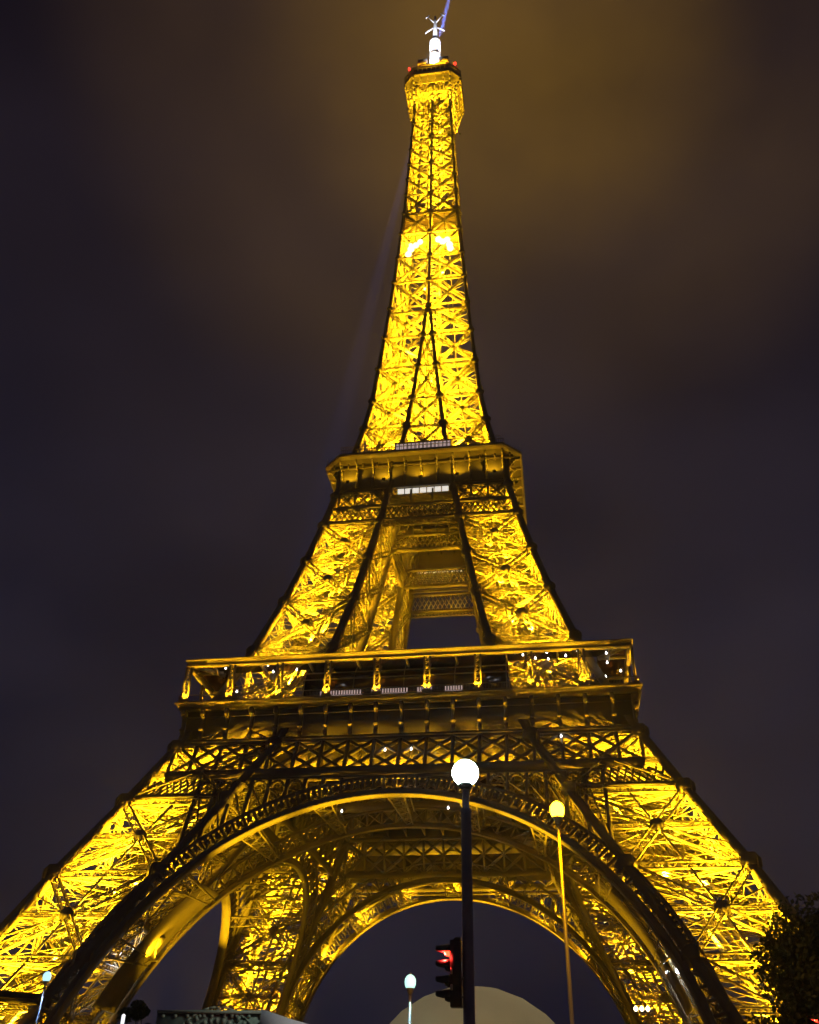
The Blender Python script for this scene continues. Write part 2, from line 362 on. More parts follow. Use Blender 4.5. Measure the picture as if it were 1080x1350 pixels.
for k in range(4):
    n = rotf(k, (0, -1, 0))
    for s in (-1, 1):
        face('lattice_face', lambda z: rotf(k, (s * G(z), -H(z), z)), lambda z: rotf(k, (s * H(z), -H(z), z)), n, NZ[:5] + [168.2], spire, .75, .5, .12, .07, .5)
        face('lattice_face', lambda z: rotf(k, (s * G(z), -G(z), z)), lambda z: rotf(k, (s * H(z), -G(z), z)), n, NZ[:5], spire, .6, .4, .12, .06, .3)
        zz = [168.2] + [z for z in NZ if z >= 170]
        zz = [zz[0]] + zz[2:]
        face('lattice_face', lambda z: rotf(k, (0, -H(z), z)), lambda z: rotf(k, (s * H(z), -H(z), z)), n, zz, spire, .55, .4, .12, .06, .3)
    face('lattice_face', lambda z: rotf(k, (-G(z), -H(z), z)), lambda z: rotf(k, (G(z), -H(z), z)), n, NZ[:5], spire, .5, .4, .12, .06, .35)
zl = [121, 127, 134, 141, 149, 157, 165, 173, 181, 189, 196, 204, 212, 220, 228, 236, 244, 251, 258, 265]
for z in zl:
    h = H(z)
    p = 1000 * h + 1100
    offs = ((.5, -.55), (-.5, -.55), (0, .55)) if z < 160 else ((.35, -.3), (-.35, .3))
    for a, b in offs:
        flood(spire, (a * h, b * h, z), p * (.55 if z < 160 else .62), (-a * .1, -b * .1, 1), 160, radius=.25)
# intermediate platform: closed sheeting round the shaft
m = MB()
for k in (0, 1, 3):
    for s in (-1, 1):
        a, b = (200.3, 208.7)
        vs = [rotf(k, (s * .5, -H(a) + .55, a)), rotf(k, (s * (H(a) - .5), -H(a) + .55, a)), rotf(k, (s * (H(b) - .5), -H(b) + .55, b)), rotf(k, (s * .5, -H(b) + .55, b))]
        nn = rotf(k, (0, .12, 0)); vs += [tuple(Vector(v) + Vector(nn)) for v in vs]
        m.poly(vs, [(0, 1, 2, 3), (7, 6, 5, 4), (0, 4, 5, 1), (1, 5, 6, 2), (2, 6, 7, 3), (3, 7, 4, 0)])
ip = m.build('intermediate_platform', NET, tower)
m = MB(); m.box(-6.9, 6.9, -6.9, 6.9, 209.1, 209.4)
for x in np.arange(-6, 6.1, 2): m.beam((x, -6.9, 208.9), (x, 6.9, 208.9), .2, .4); m.beam((-6.9, x, 208.6), (6.9, x, 208.6), .2, .4)
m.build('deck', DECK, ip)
for a, b in ((-.62, -.72), (.62, -.72), (.5, -.45), (-.5, -.45)):
    h = H(193); flood(spire, (a * h, b * h, 193.0 if b < -.5 else 200), 9000 if b < -.5 else 3500, (-a * .1, -b * .05, 1), 120)

# added glowing discs standing in for overlit plates under the sheeting
HOT = mat('overlit_plate_glow', (1, .9, .6), .3, emit=(1, .78, .26), estr=4.5)
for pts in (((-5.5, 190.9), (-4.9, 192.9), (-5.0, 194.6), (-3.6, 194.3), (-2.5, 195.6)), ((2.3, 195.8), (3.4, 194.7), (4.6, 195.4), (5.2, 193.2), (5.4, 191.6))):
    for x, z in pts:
        m = MB(); m.disc((x, -H(z) - .45, z), (0, -1, -.25), .5 + .42 * abs(math.sin(x * 3.1 + z)), .3, 9); m.disc((x, -H(z) - .2, z), (0, -1, -.25), .5, .5, 9); m.build('overlit_plate', HOT, spire)
# ------------------------------------------------------------------ great arches between the pillars
RC, ZC = 36.5, 4.5
def arch_pt(k, r, th, out=True, off=0.0):
    x = r * math.sin(th); z = ZC + (2.3 if k == 2 else 0) + r * math.cos(th); zz = max(z, 0)
    y = -((H(zz) + .25) if out else (G(zz) - .25)) - off
    return rotf(k, (x, y, z))
def ring(m, k, r0, r1, out, th0, th1, off, thick, n=72):
    rings = []
    for i in range(n + 1):
        th = th0 + (th1 - th0) * i / n
        rings.append([arch_pt(k, r0, th, out, off), arch_pt(k, r1, th, out, off), arch_pt(k, r1, th, out, off - thick), arch_pt(k, r0, th, out, off - thick)])
    m.loft(rings)
TH1 = math.acos(-ZC / (RC + 2)) * .985
for k in range(4):
    m = MB(); ring(m, k, RC, RC + .22, True, -TH1, TH1, .9, 1.7); ring(m, k, RC + .22, RC + 1.15, True, -TH1, TH1, .3, .25)
    ao = m.build('arch', IRON, tower)
    m = MB(); ring(m, k, RC + 2.9, RC + 3.5, True, -TH1, TH1, .3, .6)
    nn = 84
    for i in range(nn):
        a = -TH1 + 2 * TH1 * i / nn; b = -TH1 + 2 * TH1 * (i + 1) / nn; c = (a + b) / 2
        n = rotf(k, (0, -1, 0))
        m.beam(arch_pt(k, RC + 1.1, a, True, .1), arch_pt(k, RC + 3.0, a, True, .1), .34, .5, n)
        m.beam(arch_pt(k, RC + 1.1, a, True, .08), arch_pt(k, RC + 3.0, b, True, .08), .13, .2, n)
        m.beam(arch_pt(k, RC + 1.1, b, True, .05), arch_pt(k, RC + 3.0, a, True, .05), .13, .2, n)
        m.disc(arch_pt(k, RC + 2.05, c, True, .15), n, .42, .12, 8)
        # scalloped ornament standing on the ring
        m.beam(arch_pt(k, RC + 2.35, c, True, .2), arch_pt(k, RC + 2.95, c, True, .2), .5, .14, n)
    m.build('ornament_band', IRON_D, ao)
    # inner arch rim with its own lattice and soffit brackets
    m = MB(); ring(m, k, RC, RC + .9, False, -TH1, TH1, .1, .3); ring(m, k, RC - .05, RC + .15, False, -TH1, TH1, .4, .9); ring(m, k, RC + 3.2, RC + 3.6, False, -TH1, TH1, .2, .4)
    for i in range(56):
        a = -TH1 + 2 * TH1 * i / 56; b = -TH1 + 2 * TH1 * (i + 1) / 56; n = rotf(k, (0, -1, 0))
        m.beam(arch_pt(k, RC + .9, a, False), arch_pt(k, RC + 3.3, a, False), .24, .3, n)
        m.beam(arch_pt(k, RC + .9, a, False), arch_pt(k, RC + 3.3, b, False), .12, .2, n); m.beam(arch_pt(k, RC + .9, b, False), arch_pt(k, RC + 3.3, a, False), .12, .2, n)
    m.build('inner_rim', IRON_D, ao)
    m = MB()
    for th in (-1.12, -.84, -.56, -.28, 0, .28, .56, .84, 1.12):
        p0 = Vector(arch_pt(k, RC + .5, th)); p1 = Vector(arch_pt(k, RC + .5, th, False)); t1 = Vector(arch_pt(k, RC + .5, th + .035)) - p0
        up = (Vector(arch_pt(k, RC + 2.8, th)) - p0)
        for s in (-1, 1):
            m.beam(p0 + t1 * s, p1 + t1 * .35 * s, .22, .22); m.beam(p0 + t1 * s + up, p1 + t1 * .35 * s + up, .18, .18)
        for i in range(12):
            a = p0 + (p1 - p0) * (i / 12); b = p0 + (p1 - p0) * ((i + 1) / 12); s = 1 if i % 2 else -1; f = lambda q: 1 - .65 * q
            m.beam(a + t1 * s * f(i / 12), b - t1 * s * f((i + 1) / 12), .12, .12); m.beam(a + (up if i % 2 else up * 0), b + (up * 0 if i % 2 else up), .12, .12)
    m.build('arch_strut', IRON, ao)
    # plated soffit on the flanks, where the front arch runs into the pillars
    m = MB()
    for s in (-1, 1) if k == 0 else ():
        lamp(ao, (s * 23.5, -37, 3), 5200 * K, SOD, 'SPOT', .5, (s * 6.0, 4.2, 21), 46, .9)
        n0 = 26; rings = []
        for i in range(n0 + 1):
            th = s * (.80 + (1.30 - .80) * i / n0)
            A_ = Vector(arch_pt(k, RC + .5, th, True, -.6)); B_ = Vector(arch_pt(k, RC + .5, th, False, .6)); A2 = Vector(arch_pt(k, RC + .62, th, True, -.6)); B2 = Vector(arch_pt(k, RC + .62, th, False, .6)); rings.append([A_.lerp(B_, .5), B_, B2, A2.lerp(B2, .5)])
        m = MB(); m.loft(rings); m.build('soffit_plate', IRON_D, ao)
    if k in (0, 2):
        for th in (-.82, -.55, -.28, 0, .28, .55, .82):
            a = Vector(arch_pt(k, RC + 1.2, th, True, -2.2)); lamp(ao, a, 450 * K, SOD, 'SPOT', .2, rotf(k, (0, -.75, 1)), 140, .6)
    # spandrel arcade between arch and girder
    m = MB(); n = rotf(k, (0, -1, 0)); xs = [i * 2.62 for i in range(-11, 12)]
    for i, x in enumerate(xs):
        r = RC + 3.5; zb = ZC + (2.3 if k == 2 else 0) + math.sqrt(max(r * r - x * x, 1)); zt = 44.2
        if zt - zb < .25: continue
        y = lambda z: -H(z) - .1
        m.beam(rotf(k, (x, y(zb), zb)), rotf(k, (x, y(zt), zt)), .5, .5, n)
        if i + 1 < len(xs):
            x2 = x + 1.31; rr = 1.05; zc = 44.0 - 1.2
            zb2 = ZC + math.sqrt(max(r * r - (x2) ** 2, 1))
            if zt - zb2 > 2.0:
                pts = [rotf(k, (x2 + rr * math.cos(t), y(zc) - .05, zc + rr * math.sin(t))) for t in np.linspace(0, math.pi, 9)]
                for a, b in zip(pts[:-1], pts[1:]): m.beam(a, b, .3, .5, n)
                m.beam(rotf(k, (x2 - rr, y(zc), zc)), rotf(k, (x2 + rr, y(zb2), zb2 + .3)), .2, .3, n)
    m.beam(rotf(k, (-28.8, -H(44.2) - .1, 44.25)), rotf(k, (28.8, -H(44.2) - .1, 44.25)), .5, .5, n)
    m.build('spandrel_arcade', IRON_D, ao)

for x, y, z, r_ in ((-34.4, -39.6, 20.2, .34), (34.1, -37.75, 19.2, .22), (35.3, -38.75, 19.2, .34), (31.1, -19.75, 17.1, .3), (31.9, -19.75, 17.1, .3), (32.7, -19.75, 17.1, .3)):
    m = MB(); m.lathe(x, y, [(.03, z + r_ * 1.2), (r_ * .8, z + r_ * .6), (r_, z), (r_ * .7, z - r_ * .7), (.03, z - r_)], 9); m.build('arch_projector', BULB if y < -30 else LENS, tower)
    if y < -30: lamp(tower, (x, y - .8, z), 500, (.8, .85, 1), radius=.2)
m = MB(); m.lathe(-32.3, -36.4, [(.12, 21.0), (.14, 22.2), (.5, 22.6), (1.05, 23.5), (1.0, 23.6), (.1, 23.2)], 14); m.box(-33.0, -31.6, -36.6, -36.2, 20.7, 21.0)
m.build('wall_washer', IRON, tower); lamp(tower, (-32.3, -38.2, 20.5), 900 * K, SOD, 'SPOT', .2, (0, .55, 1), 90, .8)
m = MB(); m.poly([(-62, -55.6, 14.6), (-37.6, -55.6, 13.6), (-37.6, -53.8, 13.6), (-62, -53.8, 14.6), (-62, -55.6, 16.4), (-37.2, -55.6, 14.6), (-37.2, -53.8, 14.6), (-62, -53.8, 16.4)], [(0, 3, 2, 1), (4, 5, 6, 7), (0, 1, 5, 4), (1, 2, 6, 5), (2, 3, 7, 6), (3, 0, 4, 7)])
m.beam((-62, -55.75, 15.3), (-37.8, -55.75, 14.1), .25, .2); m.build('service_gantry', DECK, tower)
# ------------------------------------------------------------------ first level girders, frieze, gallery
def girder(k, F, z0, z1, xs, w, d, name, parent, inset=0.0, dbl=True, flange=.7, lace=.12):
    m = MB(); n = rotf(k, (0, -1, 0)); P = lambda x, z, o=0: rotf(k, (x, -F(z) + inset - o, z))
    xa, xb = xs[0], xs[-1]
    for z, hgt in ((z0 - .25, flange * 1.9), (z1, flange)):
        m.beam(P(xa, z), P(xb, z), hgt, .35, n)
    for i, x in enumerate(xs):
        m.beam(P(x, z0), P(x, z1), w * 1.1, .4, n)
    st = 2 if dbl else 1
    for i in range(len(xs) - st):
        for a, b in ((xs[i], xs[i + st]), (xs[i + st], xs[i])):
            p0, p1 = Vector(P(a, z0, .05)), Vector(P(b, z1, .05))
            m.beam(p0, p1, w, .18, n)
            # punched edge strips that catch the light behind the flat bar
            D = (p1 - p0); s = D.normalized().cross(Vector(n)); bk = -Vector(n) * .3
            m.beam(p0 + s * (w * .5) + bk, p1 + s * (w * .5) + bk, .1, .35, n)
            if dbl:
                for q in range(1, 12): c = p0 + D * (q / 12); m.beam(c + s * w * .45 + bk * .4, c + s * w * .75 + bk * .4, .16, .1, n)
    return m.build(name, IRON_D, parent)

fp = MB()    # deck of the first platform
hole = 13.0
for (a, b, c, d) in ((-34.6, 34.6, -34.6, -hole), (-34.6, 34.6, hole, 34.6), (-34.6, -hole, -hole, hole), (hole, 34.6, -hole, hole)):
    fp.box(a, b, c, d, 56.7, 57.3)
for x in np.arange(-33, 34, 3.93):
    for s in (-1, 1):
        fp.beam((x, s * 33.8, 55.9), (x, s * (hole + .3), 55.9), .3, 1.5, (0, 0, 1)); fp.beam((s * 33.7, x + .12, 55.8), (s * (hole + .3), x + .12, 55.8), .3, 1.3, (0, 0, 1))
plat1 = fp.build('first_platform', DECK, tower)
XS = [-35.37 + 3.93 * i for i in range(19)]
for k in range(4):
    xs = [x for x in XS if abs(x) < 34.9]
    girder(k, H, 45.6, 50.9, [-34.7] + XS[1:-1] + [34.7], .42, .3, 'girder', plat1, -.2)
    xi = [x for x in XS if abs(x) < 22]
    girder(k, G, 45.0, 50.6, xi, .4, .3, 'inner_girder', plat1, .3)
    # fine lattice band below the girder on each pillar
    for s in (-1, 1):
        m = MB(); n = rotf(k, (0, -1, 0)); x0, x1 = 25.5, 38.6
        for i in range(13):
            for a, b in ((i, i + 2), (i + 2, i)):
                f = lambda q, z: s * (G(z) + .7 + (H(z) - G(z) - 1.2) * q / 14)
                m.beam(rotf(k, (f(a, 42.0), -H(42.0) - .1, 42.0)), rotf(k, (f(b, 44.6), -H(44.6) - .1, 44.6)), .26, .2, n)
        m.beam(rotf(k, (s * 24, -H(41.8) - .1, 41.8)), rotf(k, (s * 38.7, -H(41.8) - .1, 41.8)), .55, .6, n)
        m.build('lattice_band', IRON_D, plat1)
    # web plates behind the lattice, washed by lamps inside the box girder
    m = MB(); w0 = -(H(48.5) - 2.8)
    m.poly([rotf(k, (a * 20.5, w0 + b * .12, z)) for z in (45.6, 51.0) for a, b in ((-1, 0), (1, 0), (1, 1), (-1, 1))], [(0, 3, 2, 1), (4, 5, 6, 7), (0, 1, 5, 4), (1, 2, 6, 5), (2, 3, 7, 6), (3, 0, 4, 7)])
    for i in range(11): m.beam(rotf(k, (-19.6 + i * 3.92, w0 - .1, 45.7)), rotf(k, (-19.6 + i * 3.92 + (1.9 if i % 2 else -1.9), w0 - .1, 50.9)), .3, .2, n)
    m.build('web_plate', IRON, plat1)
    if k != 2:
        for x in (-15.7, -7.9, 0, 7.9, 15.7): lamp(plat1, rotf(k, (x, w0 - 1.7, 45.9)), 420 * K, SOD, 'SPOT', .2, rotf(k, (0, .45, 1)), 130, .6)
    # frieze wall and mouldings
    m = MB()
    for (x0, x1, y0, y1, z0, z1) in ((-34.2, 34.2, -34.2, -33.9, 51.3, 56.7), (-34.9, 34.9, -34.9, -34.2, 51.25, 51.8), (-34.3, 34.3, -34.3, -34.2, 55.7, 55.9)):
        vs = [(x0, y0, z0), (x1, y0, z0), (x1, y1, z0), (x0, y1, z0), (x0, y0, z1), (x1, y0, z1), (x1, y1, z1), (x0, y1, z1)]
        m.poly([rotf(k, (v[0] * .9995, v[1], v[2])) for v in vs], [(0, 3, 2, 1), (4, 5, 6, 7), (0, 1, 5, 4), (1, 2, 6, 5), (2, 3, 7, 6), (3, 0, 4, 7)])
    m.build('frieze', IRON_D, plat1)
    m = MB()
    prof = [(34.0, 56.75), (35.35, 56.75), (35.5, 56.95), (35.5, 57.35), (35.95, 57.45), (35.95, 57.75), (35.6, 57.8), (34.0, 57.8)]
    m.loft([[rotf(k, (s * y, -y, z)) for y, z in prof] for s in (-1, 1)])
    m.build('cornice', IRON, plat1)
    for i, x in enumerate(XS[:-1] if k in (0, 2) else XS[:-1]):
        m = MB(); x = x if abs(x) < 35 else math.copysign(34.55, x); w = .27
        pr = [(34.2, 51.9), (34.75, 51.95), (34.8, 52.6), (34.5, 52.8), (34.55, 53.2), (34.85, 53.4), (34.85, 53.7), (34.45, 53.9), (34.55, 55.2), (34.7, 55.6), (35.25, 56.0), (35.4, 56.4), (35.35, 56.74), (34.2, 56.74)]
        m.loft([[rotf(k, (x + s * w, -y, z)) for y, z in pr] for s in (-1, 1)])
        m.disc(rotf(k, (x, -35.0, 56.15)), rotf(k, (1, 0, 0)), .5, .62, 10); m.disc(rotf(k, (x, -34.75, 53.55)), rotf(k, (1, 0, 0)), .26, .7, 8)
        m.build('console', IRON, plat1)
    # railing
    m = MB(); m.beam(rotf(k, (-35.6, -35.6, 58.95)), rotf(k, (35.6, -35.6, 58.95)), .1, .1); m.beam(rotf(k, (-35.6, -35.6, 58.0)), rotf(k, (35.6, -35.6, 58.0)), .06, .06)
    for x in np.arange(-35.5, 35.6, .22): m.beam(rotf(k, (x, -35.6, 57.8)), rotf(k, (x, -35.6, 58.95)), .035, .035)
    m.build('railing', IRON_D, plat1)
    # gallery posts in pairs, top beam and ceiling
    for i in range(9 if k in (0, 2) else 9):
        x = -35.37 + 7.86 * i; x = x if i else -34.75
        m = MB(); n = rotf(k, (0, -1, 0))
        for s in (-1, 1):
            m.beam(rotf(k, (x + s * .42, -35.15, 58.3)), rotf(k, (x + s * .42, -35.15, 64.0)), .26, .3, n)
        for q in range(14): m.beam(rotf(k, (x - .3, -35.05, 58.6 + q * .38)), rotf(k, (x + .3, -35.05, 58.98 + q * .38 if q % 2 else 58.6 + q * .38)), .07, .07, n)
        m.poly([rotf(k, (x + a * .75, -35.15 + b * .45, z)) for z in (57.85, 58.35) for a, b in ((-1, -1), (1, -1), (1, 1), (-1, 1))], [(0, 3, 2, 1), (4, 5, 6, 7), (0, 1, 5, 4), (1, 2, 6, 5), (2, 3, 7, 6), (3, 0, 4, 7)])
        m.build('gallery_post', IRON, plat1)
    m = MB(); prof = [(34.6, 64.0), (35.3, 64.0), (35.35, 64.25), (35.2, 64.3), (35.2, 64.95), (35.5, 65.05), (35.5, 65.25), (34.6, 65.25)]
    m.loft([[rotf(k, (s * y, -y, z)) for y, z in prof] for s in (-1, 1)])
    for x in np.arange(-31, 32, 7.86): m.beam(rotf(k, (x, -34.7, 64.3)), rotf(k, (x, -30.2, 64.3)), .25, .5)
    for s in (-1, 1): m.beam(rotf(k, (s * 34.9, -34.9, 64.5)), rotf(k, (s * 30.4, -30.4, 64.5)), .35, .6)
    m.build('gallery_beam', IRON, plat1)
    m = MB(); m.poly([rotf(k, v) for v in ((-34.5, -34.5, 64.95), (34.5, -34.5, 64.95), (30.2, -30.2, 64.95), (-30.2, -30.2, 64.95), (-34.5, -34.5, 65.1), (34.5, -34.5, 65.1), (30.2, -30.2, 65.1), (-30.2, -30.2, 65.1))],
        [(0, 3, 2, 1), (4, 5, 6, 7), (0, 1, 5, 4), (1, 2, 6, 5), (2, 3, 7, 6), (3, 0, 4, 7)]); m.build('gallery_ceiling', GLASSD, plat1)
    for i in range(9):      # projectors at the foot of the posts and behind the cornice
        x = -35.37 + 7.86 * i; x = x if i else -34.6
        if k in (0, 1, 3):
            p = rotf(k, (x, -35.8, 58.3)); lamp(plat1, p, 900 * K, SOD, 'SPOT', .12, rotf(k, (0, .09, 1)), 95, .7)
    if k != 2:
        for i in range(18):      # small uplights before the consoles
            x = -35.37 + 3.93 * i if i else -34.5; lamp(plat1, rotf(k, (x, -35.7, 50.3)), 260 * K, SOD, 'SPOT', .06, rotf(k, (0, .19, 1)), 17, .9)
    # pavilion between the pillars
    m = MB(); n = rotf(k, (0, -1, 0)); sec = [(-33.3, 57.35), (-33.3, 59.6), (-33.0, 61.8), (-32.3, 63.2), (-31.0, 64.6), (-22.5, 64.8), (-20.5, 63.5), (-20.2, 57.35)]
    m.loft([[rotf(k, (s * 16.2, y, z)) for y, z in sec] for s in (-1, 1)])
    pv = m.build('pavilion', GLASSD, plat1)
    m = MB()
    for s in np.linspace(-16, 16, 9):
        for a, b in zip(sec[:5], sec[1:6]): m.beam(rotf(k, (s, a[0] - .06, a[1])), rotf(k, (s, b[0] - .06, b[1])), .12, .14)
    for y, z in (sec[2], sec[3]): m.beam(rotf(k, (-16.2, y - .1, z)), rotf(k, (16.2, y - .1, z)), .22, .16)
    m.build('window_frame', IRON, pv)
    for xa, xb in ((-13.2, -6.5), (-5, .5), (2.2, 4.5), (6.5, 9.2)):
        m = MB(); m.beam(rotf(k, (xa, -33.62, 58.84)), rotf(k, (xb, -33.62, 58.84)), .1, .1, (0, 0, 1))
        for x in np.arange(xa, xb, .42): m.poly([rotf(k, (x + a, -33.6 + b, z)) for z in (58.86, 59.6) for a, b in ((0, 0), (.2, 0), (.2, .1), (0, .1))], [(0, 3, 2, 1), (4, 5, 6, 7), (0, 1, 5, 4), (1, 2, 6, 5), (2, 3, 7, 6), (3, 0, 4, 7)])
        m.build('light_strip', PINK, pv)
# ceiling bulbs of the gallery
for (x, y, z) in [(-32, -34, 64.6), (-29.5, -33, 64.6), (-24.5, -34.2, 64.5), (-23.5, -31.5, 64.6), (-22.2, -33.6, 64.5), (-22.0, -31.2, 64.4), (-19.5, -34, 64.6), (-18, -31.4, 64.5), (-15, -34, 64.6),
                  (17.5, -33.9, 64.5), (18.7, -33, 64.5), (20.3, -34, 64.6), (20.6, -31.6, 64.5), (22.4, -33.5, 64.5), (22.6, -31.3, 64.4), (25, -34, 64.6), (25.3, -32, 64.5), (27, -33.6, 64.6), (29.2, -34, 64.6), (31.4, -34, 64.5), (31.5, -32.5, 64.4), (31.6, -31, 63.5), (33.5, -31, 62), (-28, -30.5, 61.5), (-27.3, -30.5, 59.8), (31.2, -30.2, 61.5), (-2.1, -35.9, 48.9), (1.8, -35.9, 48.9), (23.6, -35.6, 50.2), (-10.5, -25.2, 43.3), (6, -25.2, 43.4)]:
    m = MB(); m.lathe(x, y, [(.03, z + .3), (.1, z + .12), (.16, z), (.1, z - .13), (.02, z - .16)], 8); m.build('ceiling_bulb', BULB, plat1)

# ------------------------------------------------------------------ second platform
def octa(h, c, z): return [(-h + c, -h, z), (h - c, -h, z), (h, -h + c, z), (h, h - c, z), (h - c, h, z), (-h + c, h, z), (-h, h - c, z), (-h, -h + c, z)]
def ringslab(m, h, c, h2, c2, z0, z1):
    a, b, d, e = octa(h, c, z0), octa(h, c, z1), octa(h2, c2, z1), octa(h2, c2, z0)
    m.loft([a, b, d, e, a], cap=False)
def sq(h, z): return [(-h, -h, z), (h, -h, z), (h, h, z), (-h, h, z)]
m = MB(); m.loft([octa(19.9, 3.5, 115.9), octa(19.9, 3.5, 116.2)])
for x in np.arange(-18, 18.1, 3.0):
    m.beam((x, -18.6, 115.5), (x, 18.6, 115.5), .3, .8); m.beam((-18.6, x, 115.3), (18.6, x, 115.3), .3, .7)
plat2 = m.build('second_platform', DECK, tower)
m = MB(); m.loft([octa(17.25, .8, 110.4), octa(17.25, .8, 115.9)], cap=False); m.loft([octa(17.05, .8, 110.4), octa(17.05, .8, 115.9)], cap=False); ringslab(m, 17.6, .9, 17.0, .8, 110.0, 110.4)
m.build('frieze', IRON_D, plat2)
m = MB(); m.loft([octa(h, c, z) for h, c, z in ((19.6, 3.4, 115.9), (20.0, 3.5, 116.0), (20.05, 3.5, 116.5), (20.35, 3.7, 116.6), (20.35, 3.7, 117.3), (20.1, 3.6, 117.35))], cap=False)
ringslab(m, 20.3, 3.68, 19.2, 3.4, 117.3, 117.4); m.build('cornice', IRON, plat2)
for k in range(4):
    for i in range(11):
        x = -16.5 + 3.3 * i; m = MB(); w = .16
        arc = [(17.2 + 2.75 * (1 - math.cos(t)), 111.0 + 4.85 * math.sin(t)) for t in np.linspace(0, math.pi / 2, 9)]
        arc2 = [(17.2 + (2.75) * (1 - math.cos(t)) * .92 - .02, 111.6 + 4.27 * math.sin(t)) for t in np.linspace(0, math.pi / 2, 9)]
        for a, b in zip(arc[:-1], arc[1:]): m.beam(rotf(k, (x, -a[0], a[1])), rotf(k, (x, -b[0], b[1])), .3, .42)
        m.beam(rotf(k, (x, -17.5, 110.5)), rotf(k, (x, -17.5, 115.8)), .5, .4); m.beam(rotf(k, (x, -17.3, 115.6)), rotf(k, (x, -19.9, 115.6)), .3, .4)
        m.build('console', IRON, plat2)
    x0 = 17.0
    girder(k, H, 105.2, 109.6, [-16.6, -13.3, -10.0, -6.9], .3, .3, 'girder', plat2, -.1, dbl=False, flange=.6)
    girder(k, H, 105.2, 109.6, [6.9, 10.0, 13.3, 16.6], .3, .3, 'girder', plat2, -.1, dbl=False, flange=.6)
    m = MB(); n = rotf(k, (0, -1, 0))
    for F, s0, e0 in ((H, 0, 18.0), (G, .3, 7.5)):
        for z in (101.1, 104.9): m.beam(rotf(k, (-e0 - (.4 if z < 103 and F is H else 0), -F(z) - .15 + s0, z)), rotf(k, (e0 + (.4 if z < 103 and F is H else 0), -F(z) - .15 + s0, z)), .6, .55, n)
        nn = 34 if F is H else 14
        for i in range(nn):
            xa = lambda q: -e0 + 2 * e0 * q / (nn + 1)
            for a, b in ((i, i + 2), (i + 2, i)): m.beam(rotf(k, (xa(a), -F(101.2) - .1 + s0, 101.2)), rotf(k, (xa(b), -F(104.8) - .1 + s0, 104.8)), .22, .16, n)
    m.build('lattice_band', IRON_D, plat2)
    # centre bay: louvred service floor between the pillars
    m = MB()
    for i in range(9): z = 105.6 + i * .42; m.beam(rotf(k, (-6.4, -H(z) + 1.0, z)), rotf(k, (6.4, -H(z) + 1.0, z)), .12, .3, n)
    for x in (-6.4, -2.2, 2.2, 6.4): m.beam(rotf(k, (x, -17.3, 105.3)), rotf(k, (x, -16.6, 109.8)), .3, .3, n)
    m.beam(rotf(k, (-7, -17.2, 105.3)), rotf(k, (7, -17.2, 105.3)), .35, .4, n); truss(m, rotf(k, (-7.4, -H(100.3), 100.2)), rotf(k, (7.4, -H(100.3), 100.2)), n, .9, .6, .16, .1)
    truss(m, rotf(k, (-7.2, -H(105) + 5, 108)), rotf(k, (7.2, -H(105) + 5, 108)), n, 1.2, .6, .16, .1)
    m.build('service_floor', IRON, plat2)
    m = MB()
    for i in range(7):
        x = -4.9 + i * 1.5; m.poly([rotf(k, (x + a * 1.3, -16.55 + b * .1, z)) for z in (109.0, 110.2) for a, b in ((0, 0), (1, 0), (1, 1), (0, 1))], [(0, 3, 2, 1), (4, 5, 6, 7), (0, 1, 5, 4), (1, 2, 6, 5), (2, 3, 7, 6), (3, 0, 4, 7)])
    m.build('lit_window', WINLIT, plat2)
    m = MB()
    for x in np.arange(-16.4, 16.5, .35): m.beam(rotf(k, (x, -20.1, 117.4)), rotf(k, (x, -20.1, 119.2)), .04, .04)
    m.beam(rotf(k, (-16.6, -20.1, 118.4)), rotf(k, (16.6, -20.1, 118.4)), .1, .1); m.beam(rotf(k, (-16.6, -20.1, 119.2)), rotf(k, (16.6, -20.1, 119.2)), .08, .08)
    m.build('railing', IRON_D, plat2)
    # upper terrace with shops
    m = MB(); m.poly([rotf(k, (a, b, z)) for z in (119.6, 122.6) for a, b in ((-6, -16.2), (6, -16.2), (6, -11.5), (-6, -11.5))], [(0, 3, 2, 1), (4, 5, 6, 7), (0, 1, 5, 4), (1, 2, 6, 5), (2, 3, 7, 6), (3, 0, 4, 7)])
    sh = m.build('terrace_shop', GLASSD, plat2)
    m = MB()
    for i in range(14): x = -5.6 + i * .83; m.poly([rotf(k, (x + a * .6, -16.3 + b * .08, z)) for z in (120.6, 122.0) for a, b in ((0, 0), (1, 0), (1, 1), (0, 1))], [(0, 3, 2, 1), (4, 5, 6, 7), (0, 1, 5, 4), (1, 2, 6, 5), (2, 3, 7, 6), (3, 0, 4, 7)])
    m.build('lit_window', PINK, sh)
    for i in range(5):     # lamps lighting the consoles from the frieze foot
        x = -14.8 + 7.4 * i
        flood(plat2, rotf(k, (x, -19.0, 111.2)), 150, rotf(k, (0, .0, 1)), 150, radius=.15)
m = MB(); m.loft([sq(17.0, 119.3), sq(17.0, 119.6)])
for k in range(4):
    for x in np.arange(-16.8, 16.9, .4): m.beam(rotf(k, (x, -16.9, 119.6)), rotf(k, (x, -16.9, 121.0)), .04, .04)
    m.beam(rotf(k, (-16.9, -16.9, 121.0)), rotf(k, (16.9, -16.9, 121.0)), .1, .1)
m.build('upper_terrace', IRON_D, plat2)

